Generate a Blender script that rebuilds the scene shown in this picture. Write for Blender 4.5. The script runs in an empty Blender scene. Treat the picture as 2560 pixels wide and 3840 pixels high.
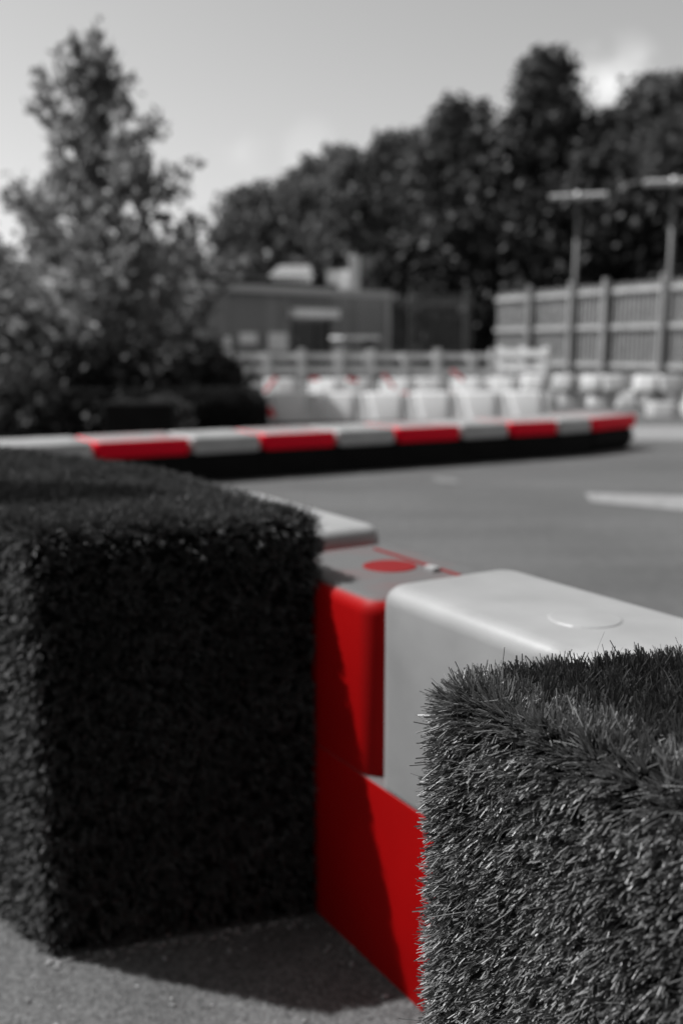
import bpy, bmesh, math, random
import numpy as np
from mathutils import Vector, Matrix
rng = np.random.default_rng(7)
random.seed(7)
S = bpy.context.scene
COL = S.collection
R = math.radians

# ------------------------------------------------------------------ camera
CAM_H = 0.85
FPX, HOR = 3733.3, 1300.0
PIT = math.atan((1920 - HOR) / FPX)
PXF = FPX * 1.0135           # depth scale for things near eye level
cd = bpy.data.cameras.new('camera')
cam = bpy.data.objects.new('camera', cd)
COL.objects.link(cam)
cam.location = (0, 0, CAM_H)
cam.rotation_euler = (math.pi / 2 - PIT, 0, 0)
cd.sensor_fit = 'VERTICAL'
cd.sensor_height = 36
cd.lens = 35
cd.clip_start = 0.02
cd.clip_end = 3000
cd.dof.use_dof = True
cd.dof.focus_distance = 0.735
cd.dof.aperture_fstop = 4.0
cd.dof.aperture_blades = 9
S.camera = cam

def ray(x, y):
    a = (x - 1280) / FPX
    b = -(y - 1920) / FPX
    return Vector((a, math.cos(PIT) + b * math.sin(PIT), -math.sin(PIT) + b * math.cos(PIT)))


# ------------------------------------------------------------------ light
SUN_EL = R(56)
SUN_AZ = math.atan2(-0.95, 0.31)          # from the left, a little behind
sdir = Vector((math.sin(SUN_AZ) * math.cos(SUN_EL), math.cos(SUN_AZ) * math.cos(SUN_EL), math.sin(SUN_EL)))
sl = bpy.data.lights.new('sun', 'SUN')
sl.energy = 4.8
sl.angle = R(0.6)
sl.color = (1, 1, 1)
so = bpy.data.objects.new('sun', sl)
COL.objects.link(so)
so.rotation_euler = (-sdir).to_track_quat('-Z', 'Y').to_euler()
so.location = (-20, 5, 30)

w = bpy.data.worlds.new('World')
S.world = w
w.use_nodes = True
nt = w.node_tree
nt.nodes.clear()
N = nt.nodes.new
out = N('ShaderNodeOutputWorld')
bg = N('ShaderNodeBackground')
bg.inputs['Strength'].default_value = 0.11
sky = N('ShaderNodeTexSky')
sky.sky_type = 'NISHITA'
sky.sun_disc = False
sky.sun_elevation = SUN_EL
sky.sun_rotation = SUN_AZ
sky.dust_density = 1.5
bw = N('ShaderNodeRGBToBW')
nt.links.new(sky.outputs[0], bw.inputs[0])
# a small cloud and two faint wisps, placed by direction in the sky
tc = N('ShaderNodeTexCoord')
noi = N('ShaderNodeTexNoise')
noi.inputs['Scale'].default_value = 14
noi.inputs['Detail'].default_value = 5
nt.links.new(tc.outputs['Generated'], noi.inputs['Vector'])
prev = bw.outputs[0]
for cdir, size, amt in ((ray(2285, 310), 0.05, 3.0), (ray(900, 575), 0.04, 0.5), (ray(1160, 580), 0.04, 0.5)):
    v = Vector(cdir).normalized()
    dist = N('ShaderNodeVectorMath'); dist.operation = 'DISTANCE'
    nrm = N('ShaderNodeVectorMath'); nrm.operation = 'NORMALIZE'
    nt.links.new(tc.outputs['Generated'], nrm.inputs[0])
    nt.links.new(nrm.outputs[0], dist.inputs[0])
    dist.inputs[1].default_value = v
    m1 = N('ShaderNodeMath'); m1.operation = 'DIVIDE'; m1.inputs[1].default_value = size
    nt.links.new(dist.outputs['Value'], m1.inputs[0])
    m2 = N('ShaderNodeMath'); m2.operation = 'SUBTRACT'; m2.inputs[0].default_value = 1.0
    nt.links.new(m1.outputs[0], m2.inputs[1])
    m3 = N('ShaderNodeMath'); m3.operation = 'MULTIPLY_ADD'; m3.inputs[1].default_value = 2.2
    nt.links.new(noi.outputs[0], m3.inputs[0]); m3.inputs[2].default_value = -1.1
    m4 = N('ShaderNodeMath'); m4.operation = 'ADD'
    nt.links.new(m2.outputs[0], m4.inputs[0]); nt.links.new(m3.outputs[0], m4.inputs[1])
    m5 = N('ShaderNodeMapRange'); m5.interpolation_type = 'SMOOTHSTEP'
    m5.inputs['From Min'].default_value = 0.0; m5.inputs['From Max'].default_value = 0.7
    m5.inputs['To Min'].default_value = 0.0; m5.inputs['To Max'].default_value = amt
    nt.links.new(m4.outputs[0], m5.inputs['Value'])
    # keep it inside its own disc
    m6 = N('ShaderNodeMath'); m6.operation = 'MULTIPLY'
    cl = N('ShaderNodeMath'); cl.operation = 'MAXIMUM'; cl.inputs[1].default_value = 0
    nt.links.new(m2.outputs[0], cl.inputs[0])
    sq = N('ShaderNodeMath'); sq.operation = 'POWER'; sq.inputs[1].default_value = 0.5
    nt.links.new(cl.outputs[0], sq.inputs[0])
    nt.links.new(m5.outputs[0], m6.inputs[0]); nt.links.new(sq.outputs[0], m6.inputs[1])
    m7 = N('ShaderNodeMath'); m7.operation = 'ADD'
    nt.links.new(prev, m7.inputs[0]); nt.links.new(m6.outputs[0], m7.inputs[1])
    prev = m7.outputs[0]
nt.links.new(prev, bg.inputs['Color'])
nt.links.new(bg.outputs[0], out.inputs[0])

S.view_settings.view_transform = 'Standard'
S.view_settings.look = 'None'
S.view_settings.exposure = 0.55
S.view_settings.gamma = 1
S.view_settings.use_curve_mapping = False
S.cycles.use_denoising = True
S.cycles.max_bounces = 6
S.cycles.transparent_max_bounces = 4
S.cycles.sample_clamp_indirect = 6


# ------------------------------------------------------------------ helpers
def at(x, y, z=0.0):
    r = ray(x, y)
    t = (z - CAM_H) / r.z
    return Vector((r.x * t, r.y * t, z))


def atY(x, y, Y):
    r = ray(x, y)
    t = Y / r.y
    return Vector((r.x * t, Y, CAM_H + r.z * t))


def mat(name, col, rough=0.6, var=0.0, scale=8.0, bump=0.0, bscale=None, spec=0.5, metal=0.0, stretch=None,
        island=0.0, glare_grey=None, transl=0.0, detail=4.0, objrand=0.0):
    m = bpy.data.materials.new(name)
    m.use_nodes = True
    t = m.node_tree
    b = t.nodes['Principled BSDF']
    if isinstance(col, (int, float)):
        col = (col, col, col)
    b.inputs['Roughness'].default_value = rough
    b.inputs['Specular IOR Level'].default_value = spec
    b.inputs['Metallic'].default_value = metal
    tcn = t.nodes.new('ShaderNodeTexCoord')
    src = tcn.outputs['Object']
    if stretch:
        mp = t.nodes.new('ShaderNodeMapping')
        mp.inputs['Scale'].default_value = stretch
        t.links.new(src, mp.inputs['Vector'])
        src = mp.outputs[0]
    n = t.nodes.new('ShaderNodeTexNoise')
    n.inputs['Scale'].default_value = scale
    n.inputs['Detail'].default_value = detail
    t.links.new(src, n.inputs['Vector'])
    mr = t.nodes.new('ShaderNodeMapRange')
    mr.inputs['From Min'].default_value = 0.3
    mr.inputs['From Max'].default_value = 0.7
    mr.inputs['To Min'].default_value = 1 - var
    mr.inputs['To Max'].default_value = 1 + var
    t.links.new(n.outputs[0], mr.inputs['Value'])
    fac = mr.outputs[0]
    if island:
        g = t.nodes.new('ShaderNodeNewGeometry')
        mi = t.nodes.new('ShaderNodeMapRange')
        mi.inputs['To Min'].default_value = 1 - island
        mi.inputs['To Max'].default_value = 1 + island
        t.links.new(g.outputs['Random Per Island'], mi.inputs['Value'])
        mm = t.nodes.new('ShaderNodeMath'); mm.operation = 'MULTIPLY'
        t.links.new(fac, mm.inputs[0]); t.links.new(mi.outputs[0], mm.inputs[1])
        fac = mm.outputs[0]
    if objrand:
        oi = t.nodes.new('ShaderNodeObjectInfo')
        mo = t.nodes.new('ShaderNodeMapRange')
        mo.inputs['To Min'].default_value = 1 - objrand
        mo.inputs['To Max'].default_value = 1 + objrand
        t.links.new(oi.outputs['Random'], mo.inputs['Value'])
        mm = t.nodes.new('ShaderNodeMath'); mm.operation = 'MULTIPLY'
        t.links.new(fac, mm.inputs[0]); t.links.new(mo.outputs[0], mm.inputs[1])
        fac = mm.outputs[0]
    vm = t.nodes.new('ShaderNodeVectorMath'); vm.operation = 'SCALE'
    vm.inputs[0].default_value = col
    t.links.new(fac, vm.inputs['Scale'])
    cs = vm.outputs[0]
    if glare_grey is not None:  # upward faces painted grey, standing in for sky glare on the tops
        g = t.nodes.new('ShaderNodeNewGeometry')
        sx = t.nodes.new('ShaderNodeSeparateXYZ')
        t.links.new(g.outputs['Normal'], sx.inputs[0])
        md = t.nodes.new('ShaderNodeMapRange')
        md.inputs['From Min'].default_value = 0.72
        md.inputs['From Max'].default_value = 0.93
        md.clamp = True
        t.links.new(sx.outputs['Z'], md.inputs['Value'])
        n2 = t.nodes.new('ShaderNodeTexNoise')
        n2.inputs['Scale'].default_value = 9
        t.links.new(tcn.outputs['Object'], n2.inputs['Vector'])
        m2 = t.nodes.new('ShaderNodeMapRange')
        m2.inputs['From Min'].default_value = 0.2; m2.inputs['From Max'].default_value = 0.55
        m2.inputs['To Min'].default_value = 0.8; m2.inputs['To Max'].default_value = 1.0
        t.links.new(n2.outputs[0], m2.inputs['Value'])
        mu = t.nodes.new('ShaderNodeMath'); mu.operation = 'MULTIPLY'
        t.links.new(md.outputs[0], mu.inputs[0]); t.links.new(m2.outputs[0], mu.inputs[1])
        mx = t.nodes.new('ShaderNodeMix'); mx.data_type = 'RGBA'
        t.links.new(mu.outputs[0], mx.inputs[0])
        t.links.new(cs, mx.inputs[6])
        mx.inputs[7].default_value = (glare_grey, glare_grey, glare_grey, 1)
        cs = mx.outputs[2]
    t.links.new(cs, b.inputs['Base Color'])
    if bump:
        n3 = t.nodes.new('ShaderNodeTexNoise')
        n3.inputs['Scale'].default_value = bscale or scale
        n3.inputs['Detail'].default_value = 3
        t.links.new(src, n3.inputs['Vector'])
        bp = t.nodes.new('ShaderNodeBump')
        bp.inputs['Strength'].default_value = bump
        bp.inputs['Distance'].default_value = 0.004
        t.links.new(n3.outputs[0], bp.inputs['Height'])
        t.links.new(bp.outputs[0], b.inputs['Normal'])
    if transl:
        tr = t.nodes.new('ShaderNodeBsdfTranslucent')
        t.links.new(cs, tr.inputs['Color'])
        ms = t.nodes.new('ShaderNodeMixShader')
        ms.inputs[0].default_value = transl
        t.links.new(b.outputs[0], ms.inputs[1]); t.links.new(tr.outputs[0], ms.inputs[2])
        t.links.new(ms.outputs[0], t.nodes['Material Output'].inputs['Surface'])
    return m


RED = (0.42, 0.0025, 0.008)
M = {}
M['asphalt'] = mat('asphalt', 0.058, 0.75, 0.35, 160, 0.5, 260, detail=8)
M['paving'] = mat('paving', 0.064, 0.85, 0.55, 140, 1.0, 190, detail=7)
M['paint'] = mat('road_paint', 0.17, 0.7, 0.3, 30)
M['slab'] = mat('slab', 0.16, 0.8, 0.15, 10)
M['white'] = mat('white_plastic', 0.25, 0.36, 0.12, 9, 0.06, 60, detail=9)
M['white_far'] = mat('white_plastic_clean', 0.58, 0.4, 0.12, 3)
M['white_track'] = mat('white_plastic_track', 0.46, 0.45, 0.1, 3, glare_grey=0.22)
M['grey_plastic'] = mat('grey_plastic', 0.5, 0.45, 0.1, 6)
M['red'] = mat('red_plastic', (0.26, 0.0002, 0.0005), 0.55, 0.1, 6, 0.04, 40, glare_grey=0.095, spec=0.12)
M['red_track'] = mat('red_plastic_track', (0.74, 0.001, 0.02), 0.5, 0.08, 4, glare_grey=0.2, spec=0.15)
M['red_clean'] = mat('red_plastic_clean', (0.14, 0.001, 0.002), 0.7, 0.05, 6, spec=0.2)
M['rubber'] = mat('black_rubber', 0.006, 0.85, 0.3, 6, spec=0.15)
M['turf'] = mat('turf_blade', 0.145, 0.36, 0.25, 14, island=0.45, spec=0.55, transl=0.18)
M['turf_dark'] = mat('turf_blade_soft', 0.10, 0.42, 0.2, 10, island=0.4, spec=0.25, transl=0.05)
M['backing'] = mat('turf_backing', 0.007, 0.95, 0.3, 40, spec=0.1)
M['thatch'] = mat('turf_thatch', 0.10, 0.4, 0.3, 20, island=0.5)
M['leaf'] = mat('leaf', 0.20, 0.5, 0.2, 1.5, island=0.4, spec=0.4, transl=0.6)
M['leaf_far'] = mat('leaf_far', 0.075, 0.6, 0.3, 0.6, island=0.4, spec=0.2, transl=0.25)
M['leaf_pale'] = mat('leaf_pale', 0.14, 0.6, 0.3, 0.6, island=0.4, spec=0.2, transl=0.3)
M['leaf_dark'] = mat('leaf_dark', 0.022, 0.6, 0.3, 1.5, island=0.5, spec=0.2, transl=0.05)
M['bark'] = mat('bark', 0.06, 0.9, 0.4, 12, 0.6, 30)
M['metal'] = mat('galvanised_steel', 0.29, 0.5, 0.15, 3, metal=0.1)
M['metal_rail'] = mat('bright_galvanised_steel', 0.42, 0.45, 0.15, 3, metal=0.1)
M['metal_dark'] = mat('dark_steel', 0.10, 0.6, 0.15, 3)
M['lamp_metal'] = mat('lamp_steel', 0.06, 0.55, 0.1, 3)
M['lamp_head'] = mat('lamp_head', 0.4, 0.25, 0.1, 3)
M['wood_white'] = mat('weathered_white_timber', 0.68, 0.7, 0.2, 4)
M['gate_white'] = mat('white_timber', 0.75, 0.6, 0.1, 4)
M['clad'] = mat('grey_cladding', 0.2, 0.8, 0.22, 1.6, stretch=(1.5, 1, 0.02))
M['fascia'] = mat('fascia', 0.38, 0.7, 0.1, 3)
M['roof'] = mat('roof_felt', 0.02, 0.9, 0.2, 3)
M['door'] = mat('door_paint', 0.06, 0.6, 0.1, 3)
M['recess'] = mat('door_frame', 0.03, 0.7, 0.1, 3)
M['panel'] = mat('pale_panel', 0.75, 0.5, 0.1, 3)
M['render_pale'] = mat('pale_render', 0.8, 0.8, 0.1, 1)
M['glass'] = mat('dark_glass', 0.03, 0.1, 0.1, 1)


def patches(m, scale, lo, hi, stretch=(1, 1, 1), fmin=0.35, fmax=0.65, detail=6):
    t = m.node_tree
    b = t.nodes['Principled BSDF']
    src = b.inputs['Base Color'].links[0].from_socket
    tcn = t.nodes.new('ShaderNodeTexCoord')
    mp = t.nodes.new('ShaderNodeMapping'); mp.inputs['Scale'].default_value = stretch
    t.links.new(tcn.outputs['Object'], mp.inputs['Vector'])
    n = t.nodes.new('ShaderNodeTexNoise'); n.inputs['Scale'].default_value = scale; n.inputs['Detail'].default_value = detail
    t.links.new(mp.outputs[0], n.inputs['Vector'])
    r = t.nodes.new('ShaderNodeMapRange')
    for k, v in (('From Min', fmin), ('From Max', fmax), ('To Min', lo), ('To Max', hi)):
        r.inputs[k].default_value = v
    t.links.new(n.outputs[0], r.inputs['Value'])
    v = t.nodes.new('ShaderNodeVectorMath'); v.operation = 'SCALE'
    t.links.new(src, v.inputs[0]); t.links.new(r.outputs[0], v.inputs['Scale'])
    t.links.new(v.outputs[0], b.inputs['Base Color'])


patches(M['asphalt'], 0.7, 0.82, 1.2, (1, 1, 1))
patches(M['asphalt'], 22, 0.85, 1.15)
patches(M['asphalt'], 1.3, 0.85, 1.08, (0.25, 2.5, 1))
patches(M['paint'], 14, 0.6, 1.05, fmin=0.3, fmax=0.45, detail=9)
M['faint_paint'] = mat('worn_road_paint', 0.10, 0.8, 0.3, 30)
patches(M['paving'], 6, 0.85, 1.15)
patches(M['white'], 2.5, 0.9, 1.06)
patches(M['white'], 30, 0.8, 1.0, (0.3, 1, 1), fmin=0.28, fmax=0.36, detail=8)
patches(M['white_track'], 3, 0.75, 1.1)


def smooth(me, on=True):
    me.polygons.foreach_set('use_smooth', [on] * len(me.polygons))


def obj(name, me, m, parent=None, sm=False):
    if isinstance(me, bmesh.types.BMesh):
        d = bpy.data.meshes.new(name)
        me.to_mesh(d)
        me.free()
        me = d
    if sm:
        smooth(me)
    if m is not None:
        me.materials.clear()
        me.materials.append(m)
    o = bpy.data.objects.new(name, me)
    COL.objects.link(o)
    if parent:
        o.parent = parent
    return o


def thing(name, label, cat, loc=(0, 0, 0), rotz=0.0, group=None):
    o = bpy.data.objects.new(name, None)
    COL.objects.link(o)
    o.location = loc
    o.rotation_euler = (0, 0, rotz)
    o.empty_display_size = 0.1
    tag(o, label, cat, group)
    return o


def tag(o, label, cat, group=None, kind=None):
    if label: o['label'] = label
    if cat: o['category'] = cat
    if group: o['group'] = group
    if kind: o['kind'] = kind
    return o


def dup(root, loc, rotz, label=None, group=None, swap=None):
    r = root.copy()
    COL.objects.link(r)
    r.location = loc
    r.rotation_euler = (0, 0, rotz)
    if label: r['label'] = label
    if group: r['group'] = group
    for ch in list(root.children):
        c = ch.copy()
        COL.objects.link(c)
        c.parent = r
        for g in ch.children:
            d = g.copy()
            COL.objects.link(d)
            d.parent = c
    return r


def box(bm, x0, x1, y0, y1, z0, z1, bev=0.0, seg=2):
    b2 = bmesh.new()
    bmesh.ops.create_cube(b2, size=1)
    for v in b2.verts:
        v.co = Vector(((x0 + x1) / 2 + v.co.x * (x1 - x0), (y0 + y1) / 2 + v.co.y * (y1 - y0), (z0 + z1) / 2 + v.co.z * (z1 - z0)))
    if bev:
        bmesh.ops.bevel(b2, geom=list(b2.edges), offset=bev, segments=seg, profile=0.5, affect='EDGES')
    tmp = bpy.data.meshes.new('tmp')
    b2.to_mesh(tmp)
    b2.free()
    bm.from_mesh(tmp)
    bpy.data.meshes.remove(tmp)
    return bm


def boxes(*args):
    bm = bmesh.new()
    for a in args:
        box(bm, *a)
    return bm


def tube(bm, pts, radii, n=8):
    rings = []
    pts = [Vector(p) for p in pts]
    for i, p in enumerate(pts):
        d = (pts[min(i + 1, len(pts) - 1)] - pts[max(i - 1, 0)]).normalized()
        a = d.orthogonal().normalized()
        b = d.cross(a)
        rings.append([bm.verts.new(p + (a * math.cos(2 * math.pi * k / n) + b * math.sin(2 * math.pi * k / n)) * radii[i]) for k in range(n)])
    for i in range(len(rings) - 1):
        # align start to limit twisting
        r0, r1 = rings[i], rings[i + 1]
        off = min(range(n), key=lambda q: (r1[q].co - r0[0].co).length)
        for k in range(n):
            bm.faces.new((r0[k], r0[(k + 1) % n], r1[(k + 1 + off) % n], r1[(k + off) % n]))
    bm.faces.new(rings[0][::-1])
    bm.faces.new(rings[-1])
    return bm


def np_mesh(name, verts, faces):
    """verts (n,3), faces (m,4) -> mesh"""
    me = bpy.data.meshes.new(name)
    nv, nf = len(verts), len(faces)
    k = faces.shape[1]
    me.vertices.add(nv)
    me.vertices.foreach_set('co', verts.astype(np.float32).ravel())
    me.loops.add(nf * k)
    me.loops.foreach_set('vertex_index', faces.astype(np.int32).ravel())
    me.polygons.add(nf)
    me.polygons.foreach_set('loop_start', np.arange(0, nf * k, k, dtype=np.int32))
    me.polygons.foreach_set('loop_total', np.full(nf, k, dtype=np.int32))
    me.update(calc_edges=True)
    return me


def norm(a):
    return a / (np.linalg.norm(a, axis=1, keepdims=True) + 1e-12)


# ------------------------------------------------------------------ the setting: ground
def sheet(name, pts, m, z):
    bm = bmesh.new()
    bm.faces.new([bm.verts.new((p[0], p[1], z)) for p in pts])
    o = obj(name, bm, m)
    o['kind'] = 'structure'
    return o


sheet('ground', [(-400, -60), (400, -60), (400, 900), (-400, 900)], M['asphalt'], 0.0)
B1 = np.array([-0.032, 1.383])
U = np.array([0.52, -0.85]) / math.hypot(0.52, 0.85)      # along the near barrier, toward the camera
V = np.array([0.85, 0.52]) / math.hypot(0.85, 0.52)       # across it, away from the camera


def bp(s, t, z=0.0):
    p = B1 + U * s + V * t
    return Vector((p[0], p[1], z))


a, b_ = bp(-4, 0.10), bp(3, 0.10)
sheet('pavement', [(a.x, a.y), (-6, 4.0), (-6, -3), (b_.x, -3), (b_.x, b_.y)], M['paving'], 0.004)
sheet('road_marking', [at(2190, 1850)[:2], at(2620, 1864)[:2], at(2620, 1922)[:2], at(2215, 1884)[:2]], M['paint'], 0.004)
sheet('road_marking', [at(1615, 1790)[:2], at(1705, 1797)[:2], at(1725, 1816)[:2], at(1640, 1812)[:2]], M['faint_paint'], 0.004)
sheet('kerb_strip', [at(2365, 1598)[:2], at(2800, 1600)[:2], at(2800, 1655)[:2], at(2380, 1650)[:2]], M['slab'], 0.004)


# loose grit and fallen turf crumbs on the pavement
bm = bmesh.new()
for _ in range(420):
    x, y = random.uniform(-0.7, 0.1), random.uniform(1.02, 1.42)
    if random.random() < 0.5:      # more of it along the foot of the left wall
        f = random.random(); x, y = -0.41 + 0.37 * f, 1.268 + 0.11 * f - abs(random.gauss(0, 0.012))
    r = random.choice((0.0012, 0.0016, 0.002, 0.0032))
    bmesh.ops.create_icosphere(bm, subdivisions=1, radius=r, matrix=Matrix.Translation((x, y, 0.004 + r * 0.5)) @ Matrix.Rotation(random.random() * 6, 4, 'Z') @ Matrix.Diagonal((random.uniform(0.8, 2.2), 1, 0.7, 1)))
grit = obj('grit', bm, mat('grit', 0.16, 0.8, 0.4, 90, island=0.6))
tag(grit, 'loose pale grit scattered on the pavement at the foot of the left turf wall', 'grit', kind='stuff')


# ------------------------------------------------------------------ artificial turf blocks
def rounded(poly, rad, n=8):
    pts, nor = [], []
    k = len(poly)
    for i in range(k):
        p = np.array(poly[i], float); a = np.array(poly[i - 1], float); c = np.array(poly[(i + 1) % k], float)
        d1 = (a - p) / np.linalg.norm(a - p); d2 = (c - p) / np.linalg.norm(c - p)
        ang = math.acos(np.clip(d1 @ d2, -1, 1))
        off = rad[i] / math.tan(ang / 2)
        bis = (d1 + d2) / np.linalg.norm(d1 + d2)
        cen = p + bis * rad[i] / math.sin(ang / 2)
        n1 = np.array([-d1[1], d1[0]]); n1 = n1 if n1 @ bis < 0 else -n1
        n2 = np.array([-d2[1], d2[0]]); n2 = n2 if n2 @ bis < 0 else -n2
        a1 = math.atan2(n1[1], n1[0]); a2 = math.atan2(n2[1], n2[0])
        da = (a2 - a1 + math.pi) % (2 * math.pi) - math.pi
        for j in range(n + 1):
            th = a1 + da * j / n
            q = np.array([math.cos(th), math.sin(th)])
            pts.append(cen + q * rad[i]); nor.append(q)
    return np.array(pts), np.array(nor)


def turf_core(name, P, Nn, H, rt, m, parent):
    prof = [(0, 0.0), (0, H - rt)] + [(rt * (1 - math.cos(t)), H - rt + rt * math.sin(t)) for t in np.linspace(0.2, math.pi / 2, 6)]
    bm = bmesh.new()
    rings = []
    for off, z in prof:
        rings.append([bm.verts.new((p[0] - q[0] * off, p[1] - q[1] * off, z)) for p, q in zip(P, Nn)])
    k = len(P)
    for r0, r1 in zip(rings[:-1], rings[1:]):
        for i in range(k):
            bm.faces.new((r0[i], r0[(i + 1) % k], r1[(i + 1) % k], r1[i]))
    bm.faces.new(rings[-1])
    return obj(name, bm, m, parent)


def turf_points(P, Nn, H, rt, dens, weight):
    """stitch points and normals over the side, the rounded shoulder and the top"""
    seg = np.roll(P, -1, 0) - P
    L = np.linalg.norm(seg, axis=1)
    cum = np.concatenate([[0], np.cumsum(L)])
    per = cum[-1]
    plen = (H - rt) + rt * math.pi / 2
    n = int(per * plen * dens)
    s = rng.random(n) * per
    i = np.clip(np.searchsorted(cum, s) - 1, 0, len(P) - 1)
    f = ((s - cum[i]) / np.maximum(L[i], 1e-9))[:, None]
    p2 = P[i] * (1 - f) + P[(i + 1) % len(P)] * f
    n2 = norm(Nn[i] * (1 - f) + Nn[(i + 1) % len(P)] * f)
    q = rng.random(n) * plen
    flat = q < H - rt
    th = np.where(flat, 0, (q - (H - rt)) / rt)
    off = rt * (1 - np.cos(th)); z = np.where(flat, q, H - rt + rt * np.sin(th))
    pos = np.column_stack([p2 - n2 * off[:, None], z])
    nor = np.column_stack([n2 * np.cos(th)[:, None], np.sin(th)])
    # top
    lo, hi = P.min(0), P.max(0)
    m = int((hi - lo).prod() * dens)
    c = lo + rng.random((m, 2)) * (hi - lo)
    d = np.full(m, 1e9)
    for pt, qn in zip(P, Nn):
        d = np.minimum(d, (pt - c) @ qn)
    c = c[d > rt]
    pos = np.vstack([pos, np.column_stack([c, np.full(len(c), H)])])
    nor = np.vstack([nor, np.tile([0, 0, 1.0], (len(c), 1))])
    keep = rng.random(len(pos)) < weight(pos, nor)
    return pos[keep], nor[keep]


def blades(name, pos, nor, per_tuft, length, width, lean, spread, m, parent, nap=(0, 0, 0), curl=0.3, segs=3, extra=None):
    nt_ = len(pos)
    tl = norm(nor + lean * rng.normal(size=(nt_, 3)) + (nap(nor) if callable(nap) else np.array(nap)))
    pos = np.repeat(pos, per_tuft, 0); nor = np.repeat(nor, per_tuft, 0); d0 = np.repeat(tl, per_tuft, 0)
    n = len(pos)
    d0 = norm(d0 + spread * rng.normal(size=(n, 3)))
    L = length * np.clip(rng.normal(1, 0.16, n), 0.45, 1.5)
    side = norm(np.cross(d0, rng.normal(size=(n, 3))))
    bend = np.cross(d0, side) * (curl * rng.normal(size=(n, 1)))
    pos = pos + rng.normal(scale=0.0012, size=(n, 3)) - nor * 0.002
    up = np.cross(side, d0)
    W = width * rng.uniform(0.7, 1.25, n)
    rows = []
    for k in range(segs + 1):
        t = k / segs
        c = pos + d0 * (L * t)[:, None] + bend * (L * t * t)[:, None]
        wd = (W * (1.0 - 0.25 * t) * 0.5)[:, None]
        rows += [c - side * wd, c + up * wd * 0.55, c + side * wd]
    Vt = np.stack(rows, 1)          # n, 3*(segs+1), 3
    nvb = 3 * (segs + 1)
    fl = []
    for k in range(segs):
        for j in range(2):
            fl.append([3 * k + j, 3 * k + j + 1, 3 * k + j + 4, 3 * k + j + 3])
    F = (np.arange(n) * nvb)[:, None, None] + np.array(fl)[None]
    vv, ff = Vt.reshape(-1, 3), F.reshape(-1, 4)
    if extra is not None:
        ff = np.vstack([ff, extra[1] + len(vv)]); vv = np.vstack([vv, extra[0]])
    if name is None:
        return vv, ff
    return obj(name, np_mesh(name, vv, ff), m, parent, sm=True)


TOP = 0.603
# right, in focus
C0 = np.array([0.064, 0.716])
UR = np.array([0.575, -0.818]); VR = np.array([0.818, 0.575])
polyR = [C0, C0 + UR * 0.62, C0 + UR * 0.62 + np.array([0.245, 0.075]), C0 + np.array([0.245, 0.075])]
PR, NR = rounded(polyR, [0.024, 0.03, 0.03, 0.03])
rb = thing('turf_block', 'nearest turf covered wall block, sunlit grey blades sharp in focus at lower right', 'turf block')
turf_core('core', PR, NR, TOP - 0.006, 0.02, M['backing'], rb)


def wR(p, n):
    face = n[:, :2] @ V
    low = np.clip((p[:, 2] - 0.16) / 0.1, 0.25, 1)
    nearc = np.clip((p[:, 1] - 0.30) / 0.1, 0.2, 1)
    hid = np.where(face > 0.6, 0.35, 1.0)
    return low * nearc * hid


# a few long strays, then the pile
pos, nor = turf_points(PR, NR, TOP - 0.006, 0.02, 170, wR)
strays = blades(None, pos, nor, 1, 0.032, 0.0009, 0.3, 0.3, None, None, curl=0.5, segs=4)
pos, nor = turf_points(PR, NR, TOP - 0.006, 0.02, 34000, wR)
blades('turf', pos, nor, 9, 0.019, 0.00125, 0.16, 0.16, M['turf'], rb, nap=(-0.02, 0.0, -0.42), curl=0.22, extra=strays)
# curled thatch fibres between the stitches
pos, nor = turf_points(PR, NR, TOP - 0.006, 0.02, 9000, wR)
blades('thatch', pos, nor, 3, 0.013, 0.0008, 0.7, 0.8, M['thatch'], rb, curl=1.2, segs=4)
# left, out of focus
polyL = [(-0.406, 1.290), (-0.030, 1.404), (-0.358, 1.94), (-0.93, 2.50), (-1.5, 2.75), (-1.5, 2.31), (-0.85, 1.70)]
PL, NL = rounded(polyL, [0.02, 0.02, 0.35, 0.4, 0.1, 0.1, 0.1])
lb = thing('turf_block', 'dark turf covered wall block with shaded front face, standing on the pavement at left', 'turf block')
turf_core('core', PL, NL, TOP + 0.004, 0.02, M['backing'], lb)


def wL(p, n):
    hid = np.where((n[:, 0] > 0.3) & (p[:, 1] > 1.5), 0.3, 1.0)
    return hid * np.where((p[:, 1] > 2.3) | (p[:, 0] < -1.0), 0.35, 1.0)


pos, nor = turf_points(PL, NL, TOP + 0.004, 0.02, 16000, wL)
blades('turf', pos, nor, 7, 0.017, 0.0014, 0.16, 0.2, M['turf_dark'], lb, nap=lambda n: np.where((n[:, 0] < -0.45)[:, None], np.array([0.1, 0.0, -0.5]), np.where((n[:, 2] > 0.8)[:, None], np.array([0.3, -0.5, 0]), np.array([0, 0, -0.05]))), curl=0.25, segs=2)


# ------------------------------------------------------------------ plastic barrier modules
def module_mesh(L, D, H, r, taper=0.0, rb=None, rv=None, slope=0.0):
    bm = bmesh.new()
    bmesh.ops.create_cube(bm, size=1)
    for v in bm.verts:
        k = 1 - taper * (0.5 - v.co.z)
        y = (v.co.y + 0.5) * D
        if v.co.z > 0 and v.co.y < 0: y += slope
        v.co = Vector((v.co.x * L * k, y, (v.co.z + 0.5) * H))
    vert = [e for e in bm.edges if abs(e.verts[0].co.z - e.verts[1].co.z) > H * 0.5]
    bmesh.ops.bevel(bm, geom=vert, offset=rv or r * 1.5, segments=6, profile=0.5, affect='EDGES')
    for z, rr in ((H, r * 0.55), (0.0, r * 0.55 if rb is None else rb)):
        hor = [e for e in bm.edges if all(abs(v.co.z - z) < 1e-5 for v in e.verts)]
        bmesh.ops.bevel(bm, geom=hor, offset=rr, segments=5, profile=0.5, affect='EDGES')
    return bm


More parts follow.
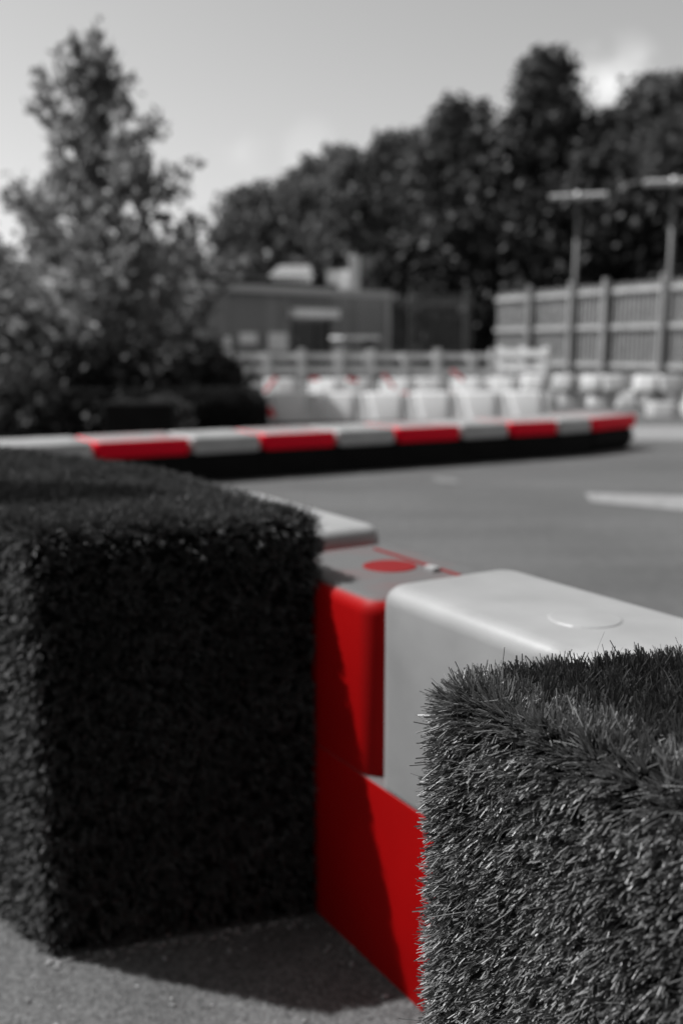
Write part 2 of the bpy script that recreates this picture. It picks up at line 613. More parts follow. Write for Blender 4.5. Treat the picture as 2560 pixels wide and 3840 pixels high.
def disc(r, h, n=28, sy=1.0):
    bm = bmesh.new()
    ring = [[bm.verts.new((math.cos(2 * math.pi * k / n) * q, math.sin(2 * math.pi * k / n) * q * sy, z)) for k in range(n)]
            for q, z in ((r, 0), (r * 0.97, h * 0.8), (r * 0.93, h), (r * 0.5, h * 0.9))]
    for a, b in zip(ring[:-1], ring[1:]):
        for k in range(n):
            bm.faces.new((a[k], a[(k + 1) % n], b[(k + 1) % n], b[k]))
    bm.faces.new(ring[-1])
    return bm


ROT_NEAR = math.atan2(U[1], U[0])


def near_module(s0, s1, z, h, m, label, cap=None, rim=False, depth=0.255, rb=0.002, r=0.042):
    p = bp((s0 + s1) / 2, 0, z)
    t = thing('barrier_block', label, 'barrier', p, ROT_NEAR, 'barrier blocks beside the turf walls')
    o = obj('body', module_mesh(s1 - s0, depth, h, r, rb=rb, rv=0.036), m, t, sm=True)
    if cap is not None:
        c = obj('filler_cap', disc(0.042, 0.0018), cap[2], t, sm=False)
        c.location = (cap[0], cap[1], h - 0.0005)
    if rim:
        obj('rib', boxes((-(s1 - s0) / 2 + 0.05, (s1 - s0) / 2 - 0.06, 0.19, 0.195, h - 0.01, h + 0.003, 0.002)), M['red_clean'], t)
        obj('glint_peg', boxes((0.045, 0.07, 0.172, 0.187, h - 0.004, h + 0.007, 0.003)), M['white'], t)  # small white piece standing in for a glint on the red top
    return t


# local x runs toward the camera along the line, local y points away from the turf side
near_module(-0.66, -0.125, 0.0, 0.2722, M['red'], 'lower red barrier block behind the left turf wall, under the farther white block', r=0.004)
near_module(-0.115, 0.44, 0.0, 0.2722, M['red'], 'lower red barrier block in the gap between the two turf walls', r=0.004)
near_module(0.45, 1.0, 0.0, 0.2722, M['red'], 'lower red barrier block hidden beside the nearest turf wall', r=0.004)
near_module(-0.70, -0.205, 0.274, 0.272, M['white'], 'upper white barrier block farther along, beyond the grey topped red block')
near_module(-0.20, 0.140, 0.2725, 0.2475, M['red'], 'upper red barrier block with top painted grey for sky glare and round red cap',
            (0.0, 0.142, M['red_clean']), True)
near_module(0.144, 0.74, 0.274, 0.272, M['white'], 'upper white barrier block with rounded edges, nearest, behind the nearest turf wall', (-0.035, 0.112, M['white']), depth=0.225)

# ------------------------------------------------------------------ far kart-track line, red and white alternately
P0 = Vector((-0.32, 6.582, 0)); DF = Vector((0.8697, 0.4936, 0))
ROT_FAR = math.atan2(DF.y, DF.x)
HF, KB = 0.288, 0.178
edges = [-3.6, -3.05, -2.5, -1.92, -1.32, -0.71, -0.22, 0.34, 0.82, 1.38, 1.83, 2.31, 2.72, 3.32]
names = {}
ordn = ['first', 'second', 'third', 'fourth', 'fifth', 'sixth', 'seventh', 'eighth', 'ninth']
proto = {}
k_red = k_wh = 0
for i in range(len(edges) - 1):
    s0, s1 = edges[i] + 0.006, edges[i + 1] - 0.006
    red = (i % 2 == 0)
    if i < 4: red = False
    L = s1 - s0
    if i == len(edges) - 2: L += 0.12
    if red: k_red += 1
    else: k_wh += 1
    inview = i >= 3
    pos_ = P0 + DF * ((s0 + s1) / 2)
    rz = ROT_FAR
    if i >= len(edges) - 3:          # the line bends away at its right end
        k = i - (len(edges) - 4)
        rz = ROT_FAR + 0.14 * k
        pos_ = bend_at + Vector((math.cos(rz), math.sin(rz), 0)) * (L / 2 + 0.006)
    bend_at = pos_ + Vector((math.cos(rz), math.sin(rz), 0)) * (L / 2 + 0.006)
    if red:
        lab = '%s red block from the left in the low red and white track barrier' % ordn[k_red - 1]
    elif i == 3:
        lab = 'long white end block at the left of the low red and white track barrier'
    elif i < 3:
        lab = 'white block of the low track barrier beyond the left edge'
    else:
        lab = 'white block right of the %s red block in the low track barrier' % ordn[k_red - 1]
    t = thing('barrier_block', lab, 'barrier', pos_, rz, 'red and white blocks along the track edge')
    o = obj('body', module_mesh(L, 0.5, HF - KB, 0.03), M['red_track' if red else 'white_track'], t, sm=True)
    o.location.z = KB
    obj('rubber_base', boxes((-L / 2 - 0.004, L / 2 + 0.004, 0.012, 0.49, 0.0, KB + 0.012, 0.08 if i == len(edges) - 2 else 0.004, 4)), M['rubber'], t)

# ------------------------------------------------------------------ farther rows of white modules
tz = thing('track_block', 'white tapered block of the second row', 'barrier', (0, 0, 0), 0, 'white blocks of the second track barrier')
obj('body', module_mesh(0.43, 0.42, 0.32, 0.04, 0.2, slope=0.2), M['white_far'], tz, sm=True)
obj('connector', module_mesh(0.562, 0.34, 0.308, 0.02, slope=0.18), M['grey_plastic'], tz).location.y = 0.045


def row(proto, pts, step, labels, group, first=False, z=0.0, jit=0.0):
    a = Vector(pts[0]).to_3d(); b = Vector(pts[1]).to_3d()
    d = (b - a); n = int(d.length / step) + 1; d.normalize()
    res = []
    for i in range(n):
        p = a + d * (i * step)
        p.z = z
        rz = math.atan2(d.y, d.x) + random.uniform(-jit, jit)
        if first and i == 0:
            o = proto; o.location = p; o.rotation_euler = (0, 0, rz); o['label'] = labels(i); o['group'] = group
        else:
            o = dup(proto, p, rz, labels(i), group)
        res.append(o)
    return res


ow = ['first', 'second', 'third', 'fourth', 'fifth', 'sixth', 'seventh', 'eighth', 'ninth', 'tenth', 'eleventh', 'twelfth', 'thirteenth', 'fourteenth', 'fifteenth', 'sixteenth', 'seventeenth', 'eighteenth', 'nineteenth', 'twentieth']
row(tz, ((-0.58, 11.3), (2.45, 11.75)), 0.565, lambda i: '%s white tapered block from the left just behind the red and white barrier' % ow[i],
    'white blocks of the second track barrier', True)
row(tz, ((-0.9, 16.6), (4.2, 17.4)), 0.62, lambda i: '%s block from the left in the barrier row nearest the rail fence' % ow[i],
    'white blocks of the third track barrier', False, 0.0, 0.25)
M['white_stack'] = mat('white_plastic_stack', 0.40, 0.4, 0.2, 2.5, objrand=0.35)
st = thing('track_block', 'white block of the right stack', 'barrier', (0, 0, 0), 0, 'stacked white blocks at the right')
obj('body', module_mesh(0.345, 0.34, 0.225, 0.055, slope=0.12), M['white_stack'], st, sm=True)
obj('connector', boxes((-0.185, 0.185, 0.16, 0.30, 0.03, 0.19, 0.02)), M['grey_plastic'], st)
row(st, ((2.9, 14.3), (7.2, 13.3)), 0.385, lambda i: '%s bottom block from the left in the white stack before the palisade fence' % ow[i],
    'stacked white blocks at the right', True, 0.0, 0.35)
row(st, ((2.75, 14.4), (7.0, 13.4)), 0.385, lambda i: '%s top block from the left in the white stack before the palisade fence' % ow[i],
    'stacked white blocks at the right', False, 0.228, 0.35)
row(st, ((3.95, 12.25), (5.8, 11.9)), 0.42, lambda i: '%s low white block from the left in front of the right white stack' % ow[i],
    'low white blocks at the right edge', False, -0.06)


# small red straps poking up between the rows
def strap(px, py, Y, ang, L, label):
    p = atY(px, py, Y)
    o = obj('red_strap', boxes((-L * 0.6, L * 0.6, -0.025, 0.025, -0.028, 0.028, 0.012)), M['red_track'])
    o.location = p
    o.rotation_euler = (0, ang, 0)
    tag(o, label, 'strap', 'red straps on the white blocks')


strap(1015, 1443, 16.0, -0.9, 0.24, 'slanted red strap at the left end of the third barrier row')
strap(1180, 1421, 16.0, 0.0, 0.13, 'short flat red strap above the third row, second from the left')
strap(1322, 1425, 16.0, 0.15, 0.15, 'short red strap lying on the third row left of the slanted one')
strap(1458, 1430, 16.0, 0.9, 0.22, 'slanted red strap in the middle of the third barrier row')
strap(1715, 1408, 16.0, 0.7, 0.2, 'slanted red strap on the right part of the third row')
strap(1690, 1481, 11.9, 0.03, 0.24, 'long thin red strap lying on the second row of white blocks')
strap(1510, 1479, 11.8, 0.0, 0.12, 'small red strap on the second row left of the long thin one')
strap(1015, 1545, 10.9, 1.1, 0.1, 'small red strap at the left end of the second row of white blocks')

# ------------------------------------------------------------------ rail fence and gate
rf = thing('rail_fence', 'low weathered white post and rail fence across the far side of the track', 'fence', (0, 0, 0))
posts = [(855, 1), (1000, 0), (1130, 1), (1272, 0), (1390, 1), (1520, 0), (1640, 1), (1770, 0), (1850, 1)]
FY = 25.0
for px, tall in posts:
    X = (px - 1280) / PXF * FY
    zt = 0.79 if tall else 0.69
    obj('post', boxes((X - 0.09, X + 0.09, FY - 0.06, FY + 0.06, 0, zt, 0.01)), M['wood_white'], rf)
xa, xb = (850 - 1280) / PXF * FY, (1855 - 1280) / PXF * FY
obj('rail', boxes((xa, xb, FY + 0.062, FY + 0.1, 0.53, 0.69)), M['wood_white'], rf)
obj('rail', boxes((xa, xb, FY + 0.062, FY + 0.1, 0.19, 0.36)), M['wood_white'], rf)
gt = thing('gate', 'bright white timber gate at the right end of the rail fence', 'gate', ((1960 - 1280) / PXF * 23, 23, 0), -0.6)
for xx in (-0.55, 0.0, 0.56):
    obj('post', boxes((xx - 0.07, xx + 0.07, -0.04, 0.04, 0, 0.84, 0.01)), M['gate_white'], gt)
obj('rail', boxes((-0.6, 0.62, -0.075, -0.042, 0.62, 0.79)), M['gate_white'], gt)
obj('rail', boxes((-0.6, 0.62, -0.075, -0.042, 0.3, 0.43)), M['gate_white'], gt)


# ------------------------------------------------------------------ palisade fences
def palisade(label, A, B, H, posts, m, rails, name='palisade_fence', pale=0.068, gap=0.15):
    A = Vector(A); B = Vector(B)
    d = B - A
    t = thing(name, label, 'fence', (A.x, A.y, 0), math.atan2(d.y, d.x))
    L = d.length
    cuts = [0] + [q for q in posts if 0 < q < L] + [L]
    for c0, c1 in zip(cuts[:-1], cuts[1:]):
        bm = bmesh.new()
        x = c0 + 0.1
        while x < c1 - 0.06:
            z1 = H + random.uniform(-0.01, 0.01)
            vs = []
            for y in (-0.012, 0.012):
                vs.append([bm.verts.new(q) for q in ((x - pale / 2, y, 0.06), (x + pale / 2, y, 0.06), (x + pale / 2, y, z1 - 0.07), (x, y, z1), (x - pale / 2, y, z1 - 0.07))])
            bm.faces.new(vs[0]); bm.faces.new(vs[1][::-1])
            for k in range(5):
                bm.faces.new((vs[0][k], vs[1][k], vs[1][(k + 1) % 5], vs[0][(k + 1) % 5]))
            x += gap
        bmesh.ops.recalc_face_normals(bm, faces=bm.faces)
        obj('pale_panel', bm, m, t)
    for z in rails:
        obj('rail', boxes((0, L, -0.075, -0.015, z - 0.045, z + 0.045)), M['metal_rail'] if m is M['metal'] else m, t)
    for q in posts:
        obj('post', boxes((q - 0.045, q + 0.045, -0.2, -0.08, 0, H + 0.1, 0.008)), m, t)
    return t


A = ((1858 - 1280) / PXF * 28, 28.0, 0); B = ((2720 - 1280) / PXF * 20.6, 20.6, 0)


def fence_s(px, A, B):
    q = (px - 1280) / PXF
    dx, dy = B[0] - A[0], B[1] - A[1]
    t = (q * A[1] - A[0]) / (dx - q * dy)
    return t * math.hypot(dx, dy)


palisade('tall pale grey palisade fence on the right, lit by the sun', A, B, 2.32,
         [fence_s(q, A, B) for q in (1995, 2150, 2278, 2492)], M['metal'], (2.12, 1.30, 0.42), pale=0.065, gap=0.145)
A2 = ((1455 - 1280) / PXF * 31, 31.0, 0); B2 = ((1775 - 1280) / PXF * 30, 30, 0)
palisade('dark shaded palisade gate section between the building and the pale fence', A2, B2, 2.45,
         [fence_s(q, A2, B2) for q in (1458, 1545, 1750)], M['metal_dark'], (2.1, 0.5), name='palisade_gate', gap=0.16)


# ------------------------------------------------------------------ floodlight posts
def lamp(px, Y, ytop, half, tilt, label):
    X = (px - 1280) / PXF * Y
    zt = atY(px, ytop, Y).z
    t = thing('lamp_post', label, 'lamp post', (X, Y, 0), 0, 'lamp posts behind the palisade fence')
    bm = bmesh.new()
    tube(bm, [(0, 0, 0), (0, 0, 1.2), (0, 0, 1.25), (0, 0, zt)], [0.085, 0.085, 0.065, 0.05], 12)
    obj('pole', bm, M['lamp_metal'], t, sm=True)
    bm = bmesh.new()
    tube(bm, [(0, 0, zt - 0.12), (0, 0, zt + 0.1)], [0.085, 0.085], 12)
    obj('bracket', bm, M['lamp_head'], t, sm=True)
    for sgn in (-1, 1):
        bm = bmesh.new()
        x0, x1 = sorted((sgn * 0.09, sgn * half))
        box(bm, x0, x1, -0.14, 0.14, -0.055, 0.055, 0.03, 3)
        o = obj('lamp_head', bm, M['lamp_head'], t, sm=False)
        o.location = (0, 0, zt)
        o.rotation_euler = (R(14), 0, tilt)
        bm2 = boxes((x0 + sgn * 0.05 if sgn > 0 else x0 + 0.04, x1 - 0.04, -0.11, 0.11, -0.06, -0.0552))
        obj('diffuser', bm2, M['panel'], o)
    return t


lamp(2146, 26.2, 735, 0.72, -0.3, 'twin headed lamp post behind the palisade fence, the fully visible left one')
lamp(2495, 22.8, 682, 0.66, -0.3, 'twin headed lamp post at the right, its lamp head cut by the picture edge')


# ------------------------------------------------------------------ trees
def leaf_mesh(name, C, size, m, parent, up=0.0, asp=0.55, dirs=None):
    n = len(C)
    a = norm(rng.normal(size=(n, 3)) + np.array([0, 0, up]))
    if dirs is not None:
        a = norm(a * 0.8 + dirs)
    b = norm(np.cross(a, rng.normal(size=(n, 3))))
    c = np.cross(a, b)
    Ls = size * rng.uniform(0.6, 1.35, (n, 1))
    Wd = Ls * asp
    v0 = C - a * Ls * 0.5
    v1 = C + b * Wd * 0.5 + c * Wd * 0.12 - a * Ls * 0.05
    v2 = C + a * Ls * 0.5
    v3 = C - b * Wd * 0.5 + c * Wd * 0.12 - a * Ls * 0.05
    Vv = np.stack([v0, v1, v2, v3], 1).reshape(-1, 3)
    return obj(name, np_mesh(name, Vv, np.arange(4 * n).reshape(n, 4)), m, parent)


def blob_tree(px, ytop, wpx, Y, label, zbase=0.4, nblob=34, per=330, lsize=0.30, m='leaf_far', group='trees beyond the fences', shape=1.0, name='tree'):
    X = atY(px, ytop, Y).x
    H = atY(px, ytop, Y).z
    hw = wpx * 1.5 / FPX * Y
    t = thing(name, label, 'tree', (X, Y, 0), 0, group)
    bm = bmesh.new()
    lean = random.uniform(-0.3, 0.3)
    tube(bm, [(0, 0, -0.1), (lean * 0.2, 0, H * 0.25), (lean * 0.6, 0.1, H * 0.55), (lean, 0, H * 0.86)], [0.3 * H / 10, 0.22 * H / 10, 0.13 * H / 10, 0.03], 8)
    pts = []
    for i in range(nblob):
        f = (i + 0.5) / nblob
        z = zbase + (H - zbase) * (f ** 0.85)
        # crown half width along the height
        rr = hw * min(1.0, 0.75 + 0.4 * f) * (max(0.0, 1 - f ** 3.2)) ** 0.6
        rr = max(rr, 0.14 * hw)
        th = i * 2.399 + random.uniform(-0.4, 0.4)
        rad = rr * math.sqrt(random.uniform(0.15, 1.0))
        br = hw * random.uniform(0.26, 0.5) * (0.75 if f > 0.85 else 1)
        c = np.array([rad * math.cos(th), rad * math.sin(th) * 0.8, min(z, H - br * 0.55)])
        if random.random() < 0.5 and c[2] > H * 0.3:
            hz = c[2] - min(0.35 * H, c[2] * 0.4)
            tube(bm, [(lean * hz / H, 0, hz), tuple(c * 0.55 + np.array([0, 0, hz]) * 0.45), tuple(c)], [0.07 * H / 10, 0.05 * H / 10, 0.015], 5)
        d = norm(rng.normal(size=(per, 3)))
        rr_ = br * (0.4 + 0.85 * rng.random((per, 1)) ** 1.3) * (1 + 0.25 * np.sin(5 * d[:, :1] + i) * np.cos(4 * d[:, 1:2] - i))
        pts.append(c + d * rr_ * np.array([1, 1, 0.8]))
    obj('trunk', bm, M['bark'], t, sm=True)
    leaf_mesh('crown', np.vstack(pts), lsize, M[m], t, up=0.25, asp=0.7)
    return t


# left young tree: spiky, ascending twigs
def spiky_tree(px, Y, ytop, label):
    X = (px - 1280) / PXF * Y
    H = atY(px, ytop, Y).z
    t = thing('tree', label, 'tree', (X, Y, 0))
    bm = bmesh.new()
    tr = [(0, 0, 0), (0.03, 0.02, H * 0.3), (-0.04, 0, H * 0.6), (0.03, 0.03, H * 0.85), (0.0, 0, H - 0.05)]
    tube(bm, tr, [0.07, 0.055, 0.035, 0.018, 0.006], 8)
    C, Dv = [], []

    def twig(p, d, L, r, depth):
        q = p + d * L * 0.5 + np.array([0, 0, 0.06 * L])
        e = p + d * L + np.array([0, 0, 0.2 * L])
        tube(bm, [tuple(p), tuple(q), tuple(e)], [r, r * 0.7, r * 0.25], 5)
        n = int(15 * L / 0.5) + 6
        f = rng.random(n) ** 0.75
        c = p[None] + (e - p)[None] * f[:, None] + rng.normal(scale=0.045 + 0.03 * L, size=(n, 3))
        C.append(c)
        Dv.append(np.tile((e - p) / np.linalg.norm(e - p), (n, 1)))
        if depth > 0:
            for k in range(3 if L > 0.5 else 2):
                ff = random.uniform(0.35, 0.9)
                dd = d + np.array([random.gauss(0, 0.5), random.gauss(0, 0.5), random.gauss(0.15, 0.35)])
                dd /= np.linalg.norm(dd)
                twig(p + (e - p) * ff, dd, L * random.uniform(0.35, 0.55), r * 0.5, depth - 1)

    nb = 66
    for i in range(nb):
        f = 0.10 + 0.88 * (i / nb)
        z = H * f
        th = i * 2.399 + random.uniform(-0.3, 0.3)
        hw = 1.66 * (1 - f) ** 0.72 + 0.09
        L = hw * random.uniform(0.45, 1.2)
        el = 0.35 + 0.5 * f + 0.35 * f ** 4
        d = np.array([math.cos(th) * math.cos(el), math.sin(th) * math.cos(el), math.sin(el)])
        twig(np.array([0, 0, z * 0.93]), d, L, 0.016 * (1.2 - f), 1)
    C.append(np.array([0, 0, H - 0.1]) + rng.normal(scale=(0.05, 0.05, 0.12), size=(26, 3)))
    Dv.append(np.tile([0, 0, 1.0], (26, 1)))
    obj('trunk', bm, M['bark'], t, sm=True)
    leaf_mesh('crown', np.vstack(C), 0.14, M['leaf'], t, asp=0.62, dirs=np.vstack(Dv) * 0.6)
    return t


spiky_tree(395, 12.0, 120, 'tall spiky young tree with sparse grey leaves, standing alone at the left')

bt = blob_tree

# unseen tree added left of the picture, its boughs shaped to shade the turf walls
def added_shade_tree():
    X, Y = -4.2, 2.4
    t = thing('tree', 'unseen tree added beyond the left edge, boughs shaped to shade the turf walls', 'tree', (X, Y, 0))
    bm = bmesh.new()
    tube(bm, [(0, 0, 0), (0.05, 0, 1.6), (0.0, 0.05, 3.0), (0.1, 0, 4.6)], [0.14, 0.11, 0.08, 0.02], 10)
    C = []
    for tgt, ext, ax, dist, n in (((0.236, 0.745, 0.60), (0.32, 0.088, 0.055), U, 2.4, 1500),
                                  ((-0.62, 1.60, 0.62), (0.32, 0.10, 0.08), np.array([0.98, -0.05]), 2.4, 1500)):
        c = np.array(tgt) + np.array(sdir) * dist - np.array([X, Y, 0])
        ax = np.array([ax[0], ax[1], 0.0]); ax /= np.linalg.norm(ax)
        ay = np.array([-ax[1], ax[0], 0.0])
        q = norm(rng.normal(size=(n, 3))) * rng.random((n, 1)) ** 0.33
        C.append(c + q[:, :1] * ext[0] * ax + q[:, 1:2] * ext[1] * ay + q[:, 2:] * np.array([0, 0, ext[2]]))
        tube(bm, [(0, 0, 1.7), tuple(c * 0.55 + np.array([0, 0, 0.9])), tuple(c - ax * ext[0] * 0.6), tuple(c + ax * ext[0] * 0.8)], [0.05, 0.03, 0.015, 0.004], 6)
    q = norm(rng.normal(size=(5000, 3))) * rng.random((5000, 1)) ** 0.4
    C.append(q * np.array([0.9, 0.9, 1.0]) + np.array([-0.3, 0.2, 4.2]))
    obj('trunk', bm, M['bark'], t, sm=True)
    leaf_mesh('crown', np.vstack(C), 0.075, M['leaf'], t, asp=0.65, up=0.6)


added_shade_tree()
bt(330, 900, 250, 13.6, 'broad grey leafed tree low behind the spiky tree', zbase=0.5, nblob=36, per=110, lsize=0.15, m='leaf', group='trees at the left')
bt(60, 1010, 170, 13.2, 'low grey leafed tree at the left edge beside the spiky tree', zbase=0.4, nblob=24, per=110, lsize=0.15, m='leaf', group='trees at the left')
bt(950, 712, 130, 46, 'lowest rounded tree just left of the middle, above the grey building', nblob=30, per=300, m='leaf_pale')
bt(1130, 640, 110, 48, 'small tree between the lowest rounded tree and the middle trees', nblob=30, per=300, m='leaf_pale')
bt(1290, 562, 150, 46, 'broad middle tree above the door of the grey building', m='leaf_pale')
bt(1500, 500, 130, 45, 'tree left of the pointed tree, above the right end of the building', nblob=36)
bt(1745, 388, 150, 42, 'pointed full tree in the middle of the tree line, left of the tallest one', nblob=44)
bt(2055, 205, 120, 40, 'tallest tree in the line, rising beside the small cloud', nblob=50, per=360)
bt(1930, 560, 150, 38, 'dark lower tree in front of the tallest tree', nblob=34, m='leaf_dark')
bt(2280, 430, 130, 39, 'tree right of the tallest one, below the small cloud', nblob=44)
bt(2490, 305, 165, 38, 'large tree at the right edge behind the lamp posts', nblob=50, per=360)
bt(2620, 420, 150, 34, 'tree cut by the right edge of the picture, nearest of the line', nblob=36)
bt(2150, 700, 200, 35, 'dark low tree filling the background behind the left lamp post', nblob=36, m='leaf_dark')
bt(2400, 720, 200, 33.5, 'dark low tree behind the right half of the pale palisade fence', nblob=36, m='leaf_dark')
bt(1800, 820, 160, 36, 'dark low tree behind the gap between the two palisade fences', nblob=32, m='leaf_dark')
bt(1600, 900, 120, 38, 'dark low tree behind the shaded palisade gate', nblob=30, m='leaf_dark')
bt(620, 930, 170, 44, 'low grey tree behind the grey building, right of the spiky tree', nblob=26, m='leaf_pale')


# shrubs at the foot of the spiky tree
def shrub(px, Y, ytop, wpx, label, m='leaf_dark', n=3200, ls=0.085, flat=0.0):
    X = (px - 1280) / PXF * Y
    H = atY(px, ytop, Y).z
    hw = wpx / FPX * Y
    t = thing('shrub', label, 'shrub', (X, Y, 0), 0, 'shrubs behind the track barrier')
    bm = bmesh.new()
    for k in range(6):
        th = k * 1.05
        tube(bm, [(0.04 * math.cos(th), 0.04 * math.sin(th), 0), (hw * 0.3 * math.cos(th), hw * 0.3 * math.sin(th), H * 0.5), (hw * 0.5 * math.cos(th), hw * 0.5 * math.sin(th), H * 0.85)],
             [0.016, 0.012, 0.004], 5)
    obj('stem', bm, M['bark'], t)
    d = norm(rng.normal(size=(n, 3)))
    d[:, 2] = np.abs(d[:, 2])
    r = (0.35 + 0.65 * rng.random((n, 1)) ** 0.5) * (1 + 0.16 * np.sin(6 * d[:, :1] + px) * np.sin(5 * d[:, 1:2]) + 0.06 * rng.normal(size=(n, 1)))
    c = d * r * np.array([hw, hw * 0.8, H]) * 0.98
    leaf_mesh('foliage', c, ls, M[m], t, asp=0.7)
    return t


shrub(60, 9.6, 1330, 190, 'grey shrub at the left edge, behind the white end of the barrier', 'leaf_far', 2000)
shrub(300, 10.6, 1260, 200, 'dark shrub under the spiky tree')
shrub(560, 10.4, 1290, 180, 'dark shrub right of the spiky tree trunk')
shrub(770, 10.9, 1285, 190, 'rounded dark shrub left of the turf covered hedge')
shrub(430, 9.4, 1490, 140, 'low loose shrub at the foot of the spiky tree', 'leaf_dark', 2200)
shrub(180, 9.2, 1480, 120, 'low loose shrub between the left shrubs and the barrier', 'leaf_dark', 2000)
shrub(620, 9.5, 1480, 110, 'low grey shrub above the black planter box', 'leaf_far', 900)

# black planter box
Xp = (520 - 1280) / PXF * 9.0
pl = thing('planter', 'black rectangular planter box behind the low barrier at the left', 'planter', (Xp, 9.0, 0), 0.1)
obj('box', boxes((-0.3, 0.3, -0.2, 0.2, 0, 0.36, 0.015)), M['rubber'], pl)
obj('soil', boxes((-0.27, 0.27, -0.17, 0.17, 0.35, 0.372, 0.005)), M['backing'], pl)

# farther turf hedge, dark, with rounded right end
h0 = [(-3.6, 9.55), (-0.86, 9.75), (-0.78, 10.5), (-1.9, 11.0), (-3.6, 11.0)]
PH, NH = rounded(h0, [0.05, 0.12, 0.2, 0.1, 0.05], 6)
hb = thing('turf_block', 'dark turf covered block with rounded end, far off behind the low barrier', 'turf block')
turf_core('core', PH, NH, 0.40, 0.16, M['backing'], hb)
pos, nor = turf_points(PH, NH, 0.40, 0.16, 1500, lambda p, n: np.ones(len(p)))
blades('turf', pos, nor, 5, 0.04, 0.006, 0.25, 0.3, M['leaf_dark'], hb, segs=2)

# ------------------------------------------------------------------ building
Lp = Vector((-9.0, 21.1, 0)); Rp = Vector((1.36, 30.0, 0))
bd = Rp - Lp
BL = bd.length


def wall_s(px):
    return fence_s(px, Lp, Rp)


def wall_Y(px):
    return (Lp + bd * (wall_s(px) / BL)).y


def wz(px, py):
    return atY(px, py, wall_Y(px)).z


HB = 2.42
bl = thing('building', 'low grey clad building with dark flat roof behind the rail fence', 'building', Lp, math.atan2(bd.y, bd.x))
d0, d1 = wall_s(1092), wall_s(1240)
dz = wz(1165, 1200)
obj('wall', boxes((0, d0 - 0.002, 0, 0.2, 0, HB), (d1 + 0.002, BL, 0, 0.2, 0, HB), (d0, d1, 0.002, 0.198, dz + 0.02, HB - 0.002),
                  (0, 0.2, 0.203, 6, 0, HB), (BL - 0.2, BL, 0.203, 6, 0, HB), (0.203, BL - 0.203, 5.8, 5.998, 0, HB)), M['clad'], bl)
obj('fascia', boxes((-0.25, BL - 0.1, -0.3, -0.24, HB - 0.17, HB + 0.02)), M['fascia'], bl)
ro = obj('roof', boxes((-0.22, wall_s(1245), -0.236, 6.2, HB + 0.004, HB + 0.15)), M['roof'], bl)
dr = obj('door', boxes((d0 + 0.1, d0 + (d1 - d0) * 0.62, 0.06, 0.11, 0, dz - 0.06)), M['door'], bl)
obj('frame', boxes((d0, d0 + 0.09, 0.02, 0.15, 0, dz), (d1 - 0.09, d1, 0.02, 0.15, 0, dz), (d0 + 0.092, d1 - 0.092, 0.02, 0.15, dz - 0.05, dz),
                   (d0 + (d1 - d0) * 0.63, d0 + (d1 - d0) * 0.68, 0.03, 0.14, 0, dz - 0.052)), M['recess'], dr)
obj('handle', boxes((d0 + 0.16, d0 + 0.2, 0.02, 0.058, 0.95, 1.1, 0.005)), M['metal'], dr)
obj('side_panel', boxes((d0 + (d1 - d0) * 0.69, d1 - 0.1, 0.08, 0.12, 0, dz - 0.06)), M['door'], bl)
obj('porch_canopy', boxes((wall_s(1080), wall_s(1245), -0.35, -0.004, wz(1165, 1193), wz(1165, 1160), 0.02)), M['panel'], bl)
obj('corner_post', boxes((BL - 0.12, BL + 0.02, -0.1, -0.003, 0, HB - 0.19)), M['fascia'], bl)


def wall_thing(px0, px1, py0, py1, name, label, cat):
    s0, s1 = wall_s(px0), wall_s(px1)
    t = thing(name, label, cat, Lp + bd * ((s0 + s1) / 2 / BL), math.atan2(bd.y, bd.x), 'pale boards on the building wall')
    wdt = (s1 - s0) / 2
    z0, z1 = wz((px0 + px1) / 2, py1), wz((px0 + px1) / 2, py0)
    obj('board', boxes((-wdt, wdt, -0.05, -0.004, z0, z1, 0.008)), M['panel'], t)
    obj('frame', boxes((-wdt - 0.03, -wdt - 0.001, -0.06, -0.005, z0, z1), (wdt + 0.001, wdt + 0.03, -0.06, -0.005, z0, z1)), M['metal'], t)


wall_thing(1003, 1075, 1248, 1316, 'notice_board', 'square white board on the building wall just left of the door', 'notice board')
wall_thing(895, 960, 1248, 1290, 'notice_board', 'oblong white board on the building wall, left of the square one', 'notice board')
wall_thing(832, 862, 1262, 1296, 'notice_board', 'smallest white board on the building wall, leftmost beside the spiky tree', 'notice board')

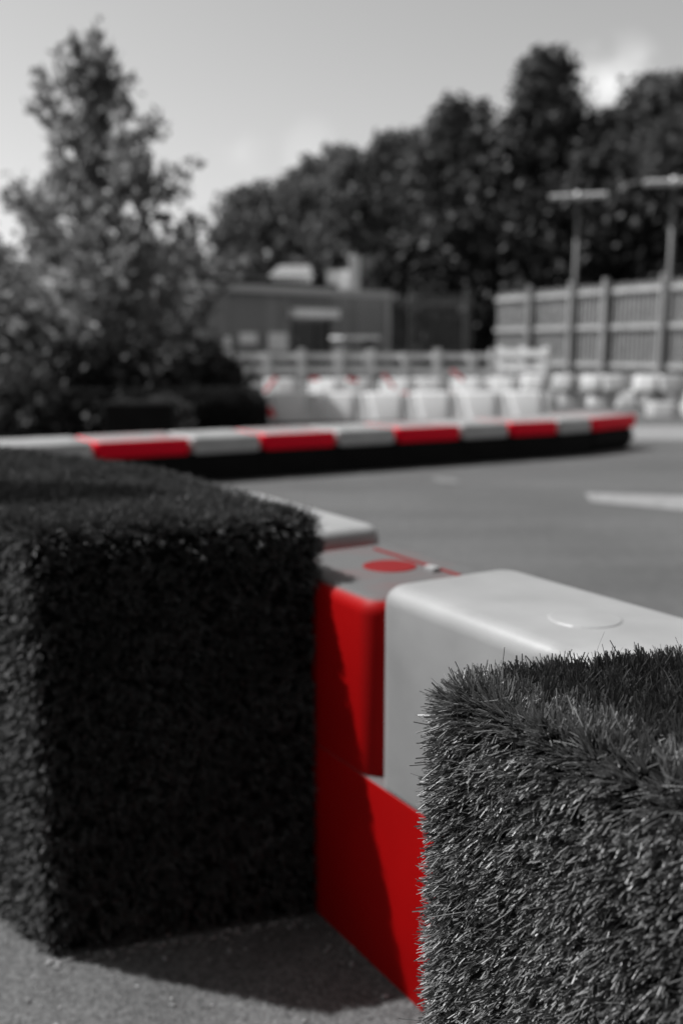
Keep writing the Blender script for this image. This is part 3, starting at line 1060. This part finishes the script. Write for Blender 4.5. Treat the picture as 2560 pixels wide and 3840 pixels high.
# picnic table right of the door
tY = 26.5
tx = (1330 - 1280) / PXF * tY
pt = thing('picnic_table', 'pale picnic table before the building wall, right of the door', 'table', (tx, tY, 0), 0.5)
zt = atY(1330, 1262, tY).z
obj('table_top', boxes((-0.55, 0.55, -0.35, 0.35, zt - 0.08, zt, 0.01)), M['wood_white'], pt)
for sx in (-0.45, 0.45):
    obj('leg', boxes((sx - 0.04, sx + 0.04, -0.3, 0.3, 0, zt - 0.082)), M['metal_dark'], pt)
obj('bench', boxes((-0.6, 0.6, -0.75, -0.5, zt - 0.35, zt - 0.29, 0.01), (-0.45, 0.45, -0.52, 0.3, 0.3, 0.36)), M['metal_dark'], pt)

# pale house beyond
hY = 40.0


def hx(px): return (px - 1280) / PXF * hY


def hz(py): return atY(1280, py, hY).z


ho = thing('house', 'distant pale house with chimneys showing above the flat roof of the building', 'house', (0, hY, 0))
obj('wall', boxes((hx(1225), hx(1345), 0, 4, 0, hz(1012))), M['render_pale'], ho)
obj('wing', boxes((hx(1018), hx(1160), 1, 4, 0, hz(1030))), M['render_pale'], ho)
bm = bmesh.new()
for y0, y1 in ((0.6, 4.4),):
    a0, a1, z0, z1 = hx(1005), hx(1172), hz(1032), hz(978)
    q = [bm.verts.new(p) for p in ((a0, y0, z0), (a1, y0, z0), (a1 - 0.15, y0 + 1.6, z1), (a0 + 0.35, y0 + 1.6, z1), (a0, y1, z0), (a1, y1, z0))]
    bm.faces.new((q[0], q[1], q[2], q[3])); bm.faces.new((q[3], q[2], q[5], q[4])); bm.faces.new((q[0], q[3], q[4])); bm.faces.new((q[1], q[5], q[2]))
    bm.faces.new((q[0], q[4], q[5], q[1]))
obj('roof', bm, M['slab'], ho)
obj('chimney', boxes((hx(1308), hx(1348), -0.32, -0.003, 0, hz(960))), M['render_pale'], ho)
obj('chimney', boxes((hx(1362), hx(1412), 0.5, 1.1, 0, hz(958)), (hx(1352), hx(1361), 0.55, 1.05, 0, hz(1060))), M['slab'], ho)

# unseen building added behind the viewpoint: it keeps the front light off the turf walls
sh = thing('light_blocker', 'unseen dark clad building added behind the viewpoint to block front light', 'building', (1.0, -2.6, 0))
obj('wall', boxes((-7, 8, -5, 0, 0, 3.3)), M['roof'], sh)
obj('roof', boxes((-7.3, 8.3, -5.3, 0.3, 3.303, 3.5)), M['roof'], sh)
